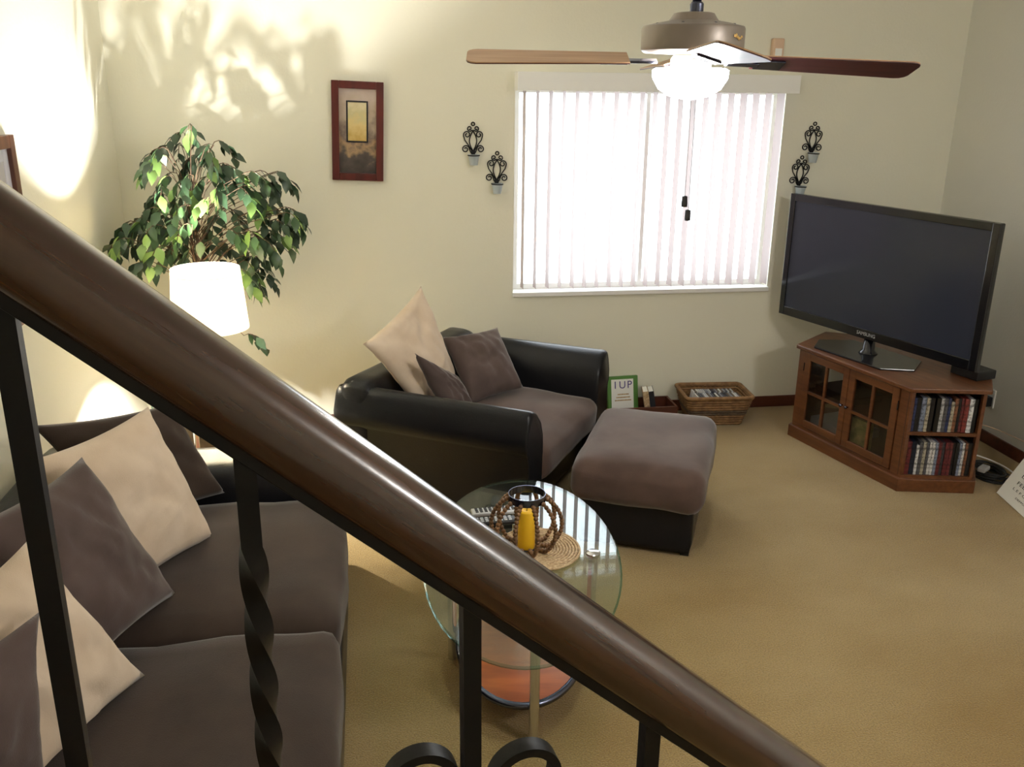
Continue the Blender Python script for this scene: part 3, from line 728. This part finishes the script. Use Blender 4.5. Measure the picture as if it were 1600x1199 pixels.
# eye chart board leaning on the wall
a = PX(1557, 770, 2, .004); b_ = PX(1600, 809, 2, .004)
bx_ = (b_-a); bx_.normalize(); ez = Vector((-bx_.y, bx_.x, 0)); 
if ez.x < 0: ez = -ez
ct = thing('eye_chart', 'white eye test chart board leaning against the side wall', 'chart', a, math.atan2(bx_.y, bx_.x))
tilt = R(28)
# local X runs along the bottom edge, Y towards the wall
def chart_child(name, me, m, y=0):
    o = link(name, me, m, ct); o.matrix_local = Matrix.Rotation(R(90)-tilt*1.0, 4, 'X')@Matrix.Translation((0, 0, y)); return o
CW, CHh = .46, .62
chart_child('board', mesh(box(B(), 0, CW, 0, CHh, -.006, .0)), M['paper'])
rowsT = ['DEFPOTEC', 'L E F O D P C T', 'FELOPZDN', 'D E F P O T', 'F E L O P', 'P E C F D', 'L P E D', 'T O Z', 'F P', 'E']
yy = .045
for i, s in enumerate(rowsT):
    h_ = (.012, .016, .022, .022, .026, .034, .044, .056, .07, .1)[i]
    tm = text_mesh(s, h_*1.2, 'CENTER', .0003); tm.materials.append(M['ink'])
    w_ = max(v.co.x for v in tm.vertices)-min(v.co.x for v in tm.vertices); sx = min(2.2, .38/w_)
    for v in tm.vertices: v.co.x = v.co.x*sx+CW/2; v.co.y += yy
    o = chart_child('lettering', tm, None, .0006)
    yy += h_*.9+.022

# ------------------------------------------------------------------ basket, crate, books by the wall
bc = PX(1113, 640, 2, .0); bc = Vector((2.215, 5.40, 0))
bk = thing('wicker_basket', 'wicker basket full of discs on the carpet under the window', 'basket', bc, R(-4))
def rectring(w, d, z, r=.03):
    out = []
    for cx_, cy_, a0 in ((w-r, d-r, 0), (-w+r, d-r, 90), (-w+r, -d+r, 180), (w-r, -d+r, 270)):
        for k in range(5):
            a = R(a0+k*22.5); out.append((cx_+r*math.cos(a), cy_+r*math.sin(a), z))
    return out
nb = 11
for k in range(nb):
    t = k/(nb-1); z = .012+t*.175; w = .165+t*.05; d = .115+t*.035
    pr = rectring(w, d, z); pts = []
    for i in range(len(pr)):
        p, q = Vector(pr[i]), Vector(pr[(i+1) % len(pr)]); m_ = max(1, int((q-p).length/.014))
        for j in range(m_):
            v = p.lerp(q, j/m_); pts.append(v)
    pts = [v+Vector((v.x, v.y, 0)).normalized()*(.0035 if (i+k) % 2 else -.0035) for i, v in enumerate(pts)]
    obj('woven_band', tube(B(), pts, .0098, 5, True), M['wicker_dark'] if k in (4, 5) else M['wicker'], bk, True)
obj('rim', tube(B(), rectring(.22, .153, .197), .013, 8, True), M['wicker'], bk, True)
obj('bottom', box(B(), -.15, .15, -.10, .10, .002, .012), M['wicker_dark'], bk)
BM = Matrix.Translation(bc)@Matrix.Rotation(R(-4), 4, 'Z')
rd = random.Random(9)
cdp = [(150, 156, 168), (206, 210, 216), (96, 102, 116), (228, 230, 232), (70, 74, 90), (120, 110, 104)]
cdn = ['blue grey', 'pale grey', 'slate grey', 'white', 'dark grey', 'brown grey']
cdm = [mat('disc_case_%d_%d_%d' % c, c, .25) for c in cdp]
rowf, rowb = [], []
cme = mesh(box(B(), -.005, .005, -.062, .062, 0, .125, .001, 1), 'case')
for i in range(22):
    k = rd.randrange(6); me = cme.copy(); me.materials.append(cdm[k])
    o = link('disc_case', me); o.matrix_world = BM@Matrix.Translation((-.145+i*.0135, -.035 if i % 1 == 0 else 0, .055))@Matrix.Rotation(R(12), 4, 'Y')
    rowf.append((o, cdn[k]))
for i in range(20):
    k = rd.randrange(6); me = cme.copy(); me.materials.append(cdm[k])
    o = link('disc_case', me); o.matrix_world = BM@Matrix.Translation((-.14+i*.0138, .068, .058))@Matrix.Rotation(R(9), 4, 'Y')@Matrix.Diagonal((1, .45, 1, 1))
    rowb.append((o, cdn[k]))
name_row(rowf, 'disc case', 'the basket front', 'disc cases in the wicker basket', ('one basket side', 'the other side'))
name_row(rowb, 'disc case', 'the basket back', 'disc cases in the wicker basket', ('one basket side', 'the other side'))
# low dark box with books behind the ottoman
cb = thing('wooden_crate', 'low dark wooden box of books against the wall beside the armchair', 'crate', (1.66, 5.47, 0))
for nm, a in (('front_board', (-.26, .30, -.11, -.096, 0, .115)), ('back_board', (-.26, .30, .096, .11, 0, .115)), ('side_board', (-.26, -.246, -.096, .096, 0, .17)), ('side_board', (.286, .30, -.096, .096, 0, .115)), ('bottom_board', (-.246, .286, -.096, .096, .003, .015))):
    obj(nm, box(B(), *a), M['base'], cb)
gr = mat('green_cover', (78, 128, 52), .5)
bo = thing('green_book', 'green bordered book with a white lettered cover standing in the dark box', 'book', (1.64, 5.512, .0215), 0)
bo.rotation_euler = (R(-12), 0, R(4))
obj('cover', box(B(), -.105, .105, 0, .03, 0, .255, .002), gr, bo)
obj('cover_panel', box(B(), -.082, .072, -.002, 0, .01, .235), M['paper'], bo)
vi = mat('violet_ink', (70, 60, 130), .6)
for ch_, dx_ in (('I', -.055), ('U', -.005), ('P', .045)):
    tm = text_mesh(ch_, .07, 'CENTER'); tm.materials.append(vi); link('lettering', tm, None, bo, (dx_, -.0025, .195), (R(90), 0, 0))
bm = B()
for k in range(3): box(bm, -.06+.01*k, .055-.008*k, -.0028, -.002, .09+.02*k, .098+.02*k)
obj('print_lines', bm, M['seagrass'], bo)
for dx, m_, c_, nm in ((.150, M['paper'], M['seagrass'], 'pale paperback standing beside the green book'), (.187, M['paper'], M['ink'], 'black covered book standing at the end of the dark box')):
    t = thing('paperback_book', nm, 'book', (1.64+dx, 5.43, .0178), 0); t.rotation_euler = (0, R(-10), R(-12))
    bm = B(); box(bm, -.018, -.015, 0, .12, 0, .185); box(bm, .015, .018, 0, .12, 0, .185); box(bm, -.018, .018, -.003, 0, 0, .185)
    obj('cover', bm, c_, t); obj('pages', box(B(), -.015, .015, 0, .117, .003, .182), m_, t)

# ------------------------------------------------------------------ wall decor
def hang(px, py): return PX(px, py, 1, YB)
tlp, brp = hang(514, 127), hang(601, 281); trp, blp = hang(597, 126), hang(523, 282)
pc = (tlp+brp+trp+blp)/4; PW = ((trp-tlp).length+(brp-blp).length)/2; PH = ((tlp-blp).length+(trp-brp).length)/2
pf = thing('framed_picture', 'tall mahogany framed picture hanging on the wall above the armchair', 'picture', (pc.x, YB, pc.z))
pf.rotation_euler = (R(1.5), R(2.0), 0)
def frame(bm, w, h, t, y0, y1):
    box(bm, -w/2, -w/2+t, y0, y1, -h/2, h/2, .003); box(bm, w/2-t, w/2, y0, y1, -h/2, h/2, .003)
    box(bm, -w/2+t, w/2-t, y0, y1, h/2-t, h/2, .003); box(bm, -w/2+t, w/2-t, y0, y1, -h/2, -h/2+t, .003); return bm
obj('frame', frame(B(), PW, PH, .042, -.034, -.004), M['mahogany'], pf)
def art(name, stops, scale, lo, hi):
    m = bpy.data.materials.new(name); m.use_nodes = True; nt = m.node_tree; b = nt.nodes['Principled BSDF']; b.inputs['Roughness'].default_value = .35
    tc = nt.nodes.new('ShaderNodeTexCoord'); sp = nt.nodes.new('ShaderNodeSeparateXYZ'); mr = nt.nodes.new('ShaderNodeMapRange')
    mr.inputs[1].default_value = lo; mr.inputs[2].default_value = hi
    no = nt.nodes.new('ShaderNodeTexNoise'); no.inputs['Scale'].default_value = scale; no.inputs['Detail'].default_value = 5
    ad = nt.nodes.new('ShaderNodeMath'); ad.operation = 'MULTIPLY_ADD'; ad.inputs[1].default_value = .7
    s2 = nt.nodes.new('ShaderNodeMath'); s2.operation = 'SUBTRACT'; s2.inputs[1].default_value = .35
    rp = nt.nodes.new('ShaderNodeValToRGB'); el = rp.color_ramp.elements
    el[0].position, el[0].color = stops[0][0], (*srgb(stops[0][1]), 1); el[1].position, el[1].color = stops[-1][0], (*srgb(stops[-1][1]), 1)
    for p, c in stops[1:-1]: k = el.new(p); k.color = (*srgb(c), 1)
    nt.links.new(tc.outputs['Object'], sp.inputs[0]); nt.links.new(sp.outputs[2], mr.inputs[0]); nt.links.new(tc.outputs['Object'], no.inputs[0])
    nt.links.new(no.outputs[0], ad.inputs[0]); nt.links.new(mr.outputs[0], ad.inputs[2]); nt.links.new(ad.outputs[0], s2.inputs[0]); nt.links.new(s2.outputs[0], rp.inputs[0]); nt.links.new(rp.outputs[0], b.inputs['Base Color'])
    return m
obj('print', box(B(), -PW/2+.04, PW/2-.04, -.012, -.006, -PH/2+.04, PH/2-.04), art('landscape_print', [(.0, (56, 48, 46)), (.22, (84, 76, 72)), (.34, (176, 146, 112)), (.45, (120, 104, 96)), (.65, (186, 168, 148)), (1, (208, 192, 186))], 14, -PH/2, PH/2), pf)
obj('inner_frame', frame(B(), .125, .235, .009, -.020, -.012), M['ink'], pf, loc=(-.003, 0, .055))
obj('inner_print', box(B(), -.054, .054, -.016, -.0125, -.109, .109), art('parchment_print', [(.0, (196, 164, 92)), (.4, (222, 200, 140)), (.7, (206, 196, 150)), (1, (226, 214, 180))], 30, -.11, .11), pf, loc=(-.003, 0, .055))
# framed picture on the left wall
pa = PX(15, 209, 0, XL); pb = PX(42, 494, 0, XL)
yr_, zt_, zb_ = pa.y-.045, pa.z, pb.z-.005
lp = thing('framed_picture', 'wide brown wood framed print on the left wall above the sofa', 'picture', (XL, yr_-.45, (zt_+zb_)/2), R(90))
w_, h_ = .9, zt_-zb_
obj('frame', frame(B(), w_, h_, .05, -.03, -.002), M['frame_wood'], lp)
bm = B(); frame(bm, w_-.095, h_-.095, .05, -.013, -.006); obj('mat_board', bm, mat('mat_board', (204, 206, 222), .7), lp)
obj('print', box(B(), -w_/2+.09, w_/2-.09, -.010, -.007, -h_/2+.09, h_/2-.09), art('grey_print', [(.0, (90, 96, 110)), (.5, (150, 150, 158)), (1, (196, 196, 204))], 10, -.3, .3), lp)

# sconces
def spiral(c, r0, a0, turns, sgn, n=30):
    return [Vector((c[0]+sgn*r0*(1-.72*i/n)*math.cos(a0+2*math.pi*turns*i/n), -.006, c[1]+r0*(1-.72*i/n)*math.sin(a0+2*math.pi*turns*i/n))) for i in range(n+1)]
sc_parts = []
def sconce(px, py, label, rot):
    p = hang(px, py)
    t = thing('wall_sconce', label, 'sconce', (p.x, YB, p.z), 0, None); t.rotation_euler = (0, rot, 0)
    if not sc_parts:
        bm = B(); rw = .0036
        for s in (-1, 1):
            # centre almond
            tube(bm, [(s*.022*math.sin(math.pi*i/16), -.006, -.045+.118*i/16) for i in range(17)], rw, 6)
            # top curls
            sp_ = spiral((s*.020, .086), .017, R(-150), 1.3, s); tube(bm, [(s*.001, -.006, .070)]+sp_, rw, 6)
            # middle curls with long tails
            sp_ = spiral((s*.036, .050), .022, R(-20), 1.3, s); tube(bm, [(s*.006, -.006, -.045), (s*.032, -.006, -.005), (s*.050, -.006, .020)]+sp_, rw, 6)
            # bottom curls
            sp_ = spiral((s*.045, -.034), .023, R(150), -1.35, s); tube(bm, [(s*.008, -.006, -.060), (s*.016, -.006, -.050)]+[v for v in sp_], rw, 6)
        tube(bm, [(.010*math.cos(2*math.pi*i/16), -.006, .112+.010*math.sin(2*math.pi*i/16)) for i in range(16)], rw, 6, True)
        sc_parts.append(mesh(bm, 'scroll_back', True)); sc_parts[0].materials.append(M['iron'])
        bm = B(); box(bm, -.012, .012, -.012, -.002, -.064, -.038, .002); me = mesh(bm, 'bracket'); me.materials.append(M['iron']); sc_parts.append(me)
        bm = B(); tube(bm, [(.034*math.cos(2*math.pi*i/28), -.040+.034*math.sin(2*math.pi*i/28), -.068) for i in range(28)], .004, 6, True); me = mesh(bm, 'cup_ring', True); me.materials.append(M['iron']); sc_parts.append(me)
        bm = B(); lathe(bm, [(.024, -.125), (.034, -.062), (.0325, -.062), (.0225, -.122), (.004, -.121)], 24, (0, -.040, 0)); me = mesh(bm, 'glass_cup', 'auto'); me.materials.append(M['cup']); sc_parts.append(me)
    for nm, me in zip(('scroll_back', 'bracket', 'cup_ring', 'glass_cup'), sc_parts): link(nm, me, None, t)
M['cup'] = translucent_mat('frosted_votive_glass', (226, 232, 236), .6, .2)
sconce(739, 224, 'black scroll sconce with glass cup, upper one between picture and window', R(0))
sconce(776, 269, 'black scroll sconce with glass cup, lower one between picture and window', R(1))
sconce(1269, 222, 'black scroll sconce with glass cup, upper one beside window above television', R(2))
sconce(1249, 274, 'black scroll sconce with glass cup, lower one touching the television top edge', R(2))
p = hang(1212, 76)
ms = thing('motion_sensor', 'small tan sensor box on the wall above the window valance', 'sensor', (p.x, YB, p.z))
obj('housing', box(B(), -.036, .036, -.045, 0, -.06, .058, .008), M['tan'], ms); obj('lens', box(B(), -.022, .022, -.049, -.044, -.045, .0, .002), M['white'], ms)

# ------------------------------------------------------------------ ceiling fan
FC = CAM+ray(1080, 92)*2.67
fan = thing('ceiling_fan', 'pewter ceiling fan with long blades and a lit bowl light', 'ceiling fan', FC)
obj('downrod', tube(B(), [(.006, 0, .13), (.006, 0, ZC-FC.z-.04)], .013, 14), M['steel'], fan, True)
obj('canopy', lathe(B(), [(.02, ZC-FC.z-.08), (.06, ZC-FC.z-.05), (.07, ZC-FC.z)], 24), M['brushed'], fan, True)
obj('coupling', lathe(B(), [(.018, .10), (.020, .105), (.020, .15), (.016, .155)], 16, (.006, 0, 0)), M['steel'], fan, 'auto')
hs = obj('motor_housing', lathe(B(), [(.05, .012), (.140, .016), (.148, .022), (.149, .03), (.149, .082), (.146, .088), (.105, .098), (.072, .104), (.066, .112), (.058, .124), (.05, .126), (.018, .128)], 48), M['brushed'], fan, 'auto')
for k in range(8):
    a = 2*math.pi*k/8+.2; obj('screw', lathe(B(), [(.005, 0), (.005, .005), (.002, .006)], 8), M['steel'], hs, loc=(.118*math.cos(a), .118*math.sin(a), .090))
sq = [(-.022+.044*i/24, 0, .006*math.sin(i*1.25)*(1-.02*i)+.004*math.sin(i*.31)) for i in range(25)]
bm = B(); tube(bm, [(p[0], -.0005, p[2]) for p in sq], .0014, 5); a = R(-52)
obj('script_mark', bm, M['gold'], hs, loc=(.150*math.cos(a), .150*math.sin(a), .056), rot=(0, 0, a+R(90)))
def blade_mesh(z0, z1):
    bm = B(); out = []
    L0, L1 = .185, .66
    w0, w1 = .052, .068
    ptsb = [(L0, -w0), (L1-.03, -w1)]+[(L1-.03+.03*math.cos(a), -w1+.03+.03*math.sin(a)) for a in [R(-60), R(-30), 0]]+[(L1-.03+.03*math.cos(a), w1-.03+.03*math.sin(a)) for a in [0, R(30), R(60)]]+[(L1-.03, w1), (L0, w0)]
    prism(bm, ptsb, z0, z1); return mesh(bm, 'blade')
bt, bl_ = blade_mesh(0, .003), blade_mesh(-.003, 0); bt.materials.append(M['blade_top']); bl_.materials.append(M['blade_low'])
bm = B(); box(bm, .10, .20, -.014, .014, -.012, -.004, .002); box(bm, .19, .27, -.035, .035, -.010, -.0035, .002); brk = mesh(bm, 'blade_bracket'); brk.materials.append(M['steel'])
aL = math.atan2(*( (CAM+ray(733, 94)*2.67-FC).yx))
for k in range(4):
    a = aL+k*math.pi/2
    b_ = link('blade', bl_, None, fan)
    droop = R(2.2) if k == 2 else 0
    b_.matrix_local = Matrix.Rotation(a, 4, 'Z')@Matrix.Rotation(droop, 4, 'Y')@Matrix.Rotation(R(-17), 4, 'X')
    link('blade_face', bt, None, b_); link('blade_bracket', brk, None, b_)
obj('light_fitter', lathe(B(), [(.05, .012), (.06, .0), (.06, -.025), (.045, -.03)], 24), M['brushed'], fan, 'auto')
M['bowl'] = mat('lit_glass_bowl', (255, 246, 230), .5, emit=(255, 253, 248), estr=45)
obj('light_bowl', lathe(B(), [(.10, -.026), (.112, -.032), (.110, -.055), (.092, -.085), (.06, -.105), (.012, -.115)], 32), M['bowl'], fan, True)

# fixture added to carry the unseen fill lamp beside the stairs
cl = thing('fill_light_fixture', 'unseen round pewter fixture added for the fill lamp beside the stairs', 'fill light', (2.9, .1, ZC))
obj('ceiling_plate', lathe(B(), [(.10, 0), (.10, -.015), (.07, -.03), (.03, -.045)], 28), M['brushed'], cl, 'auto')
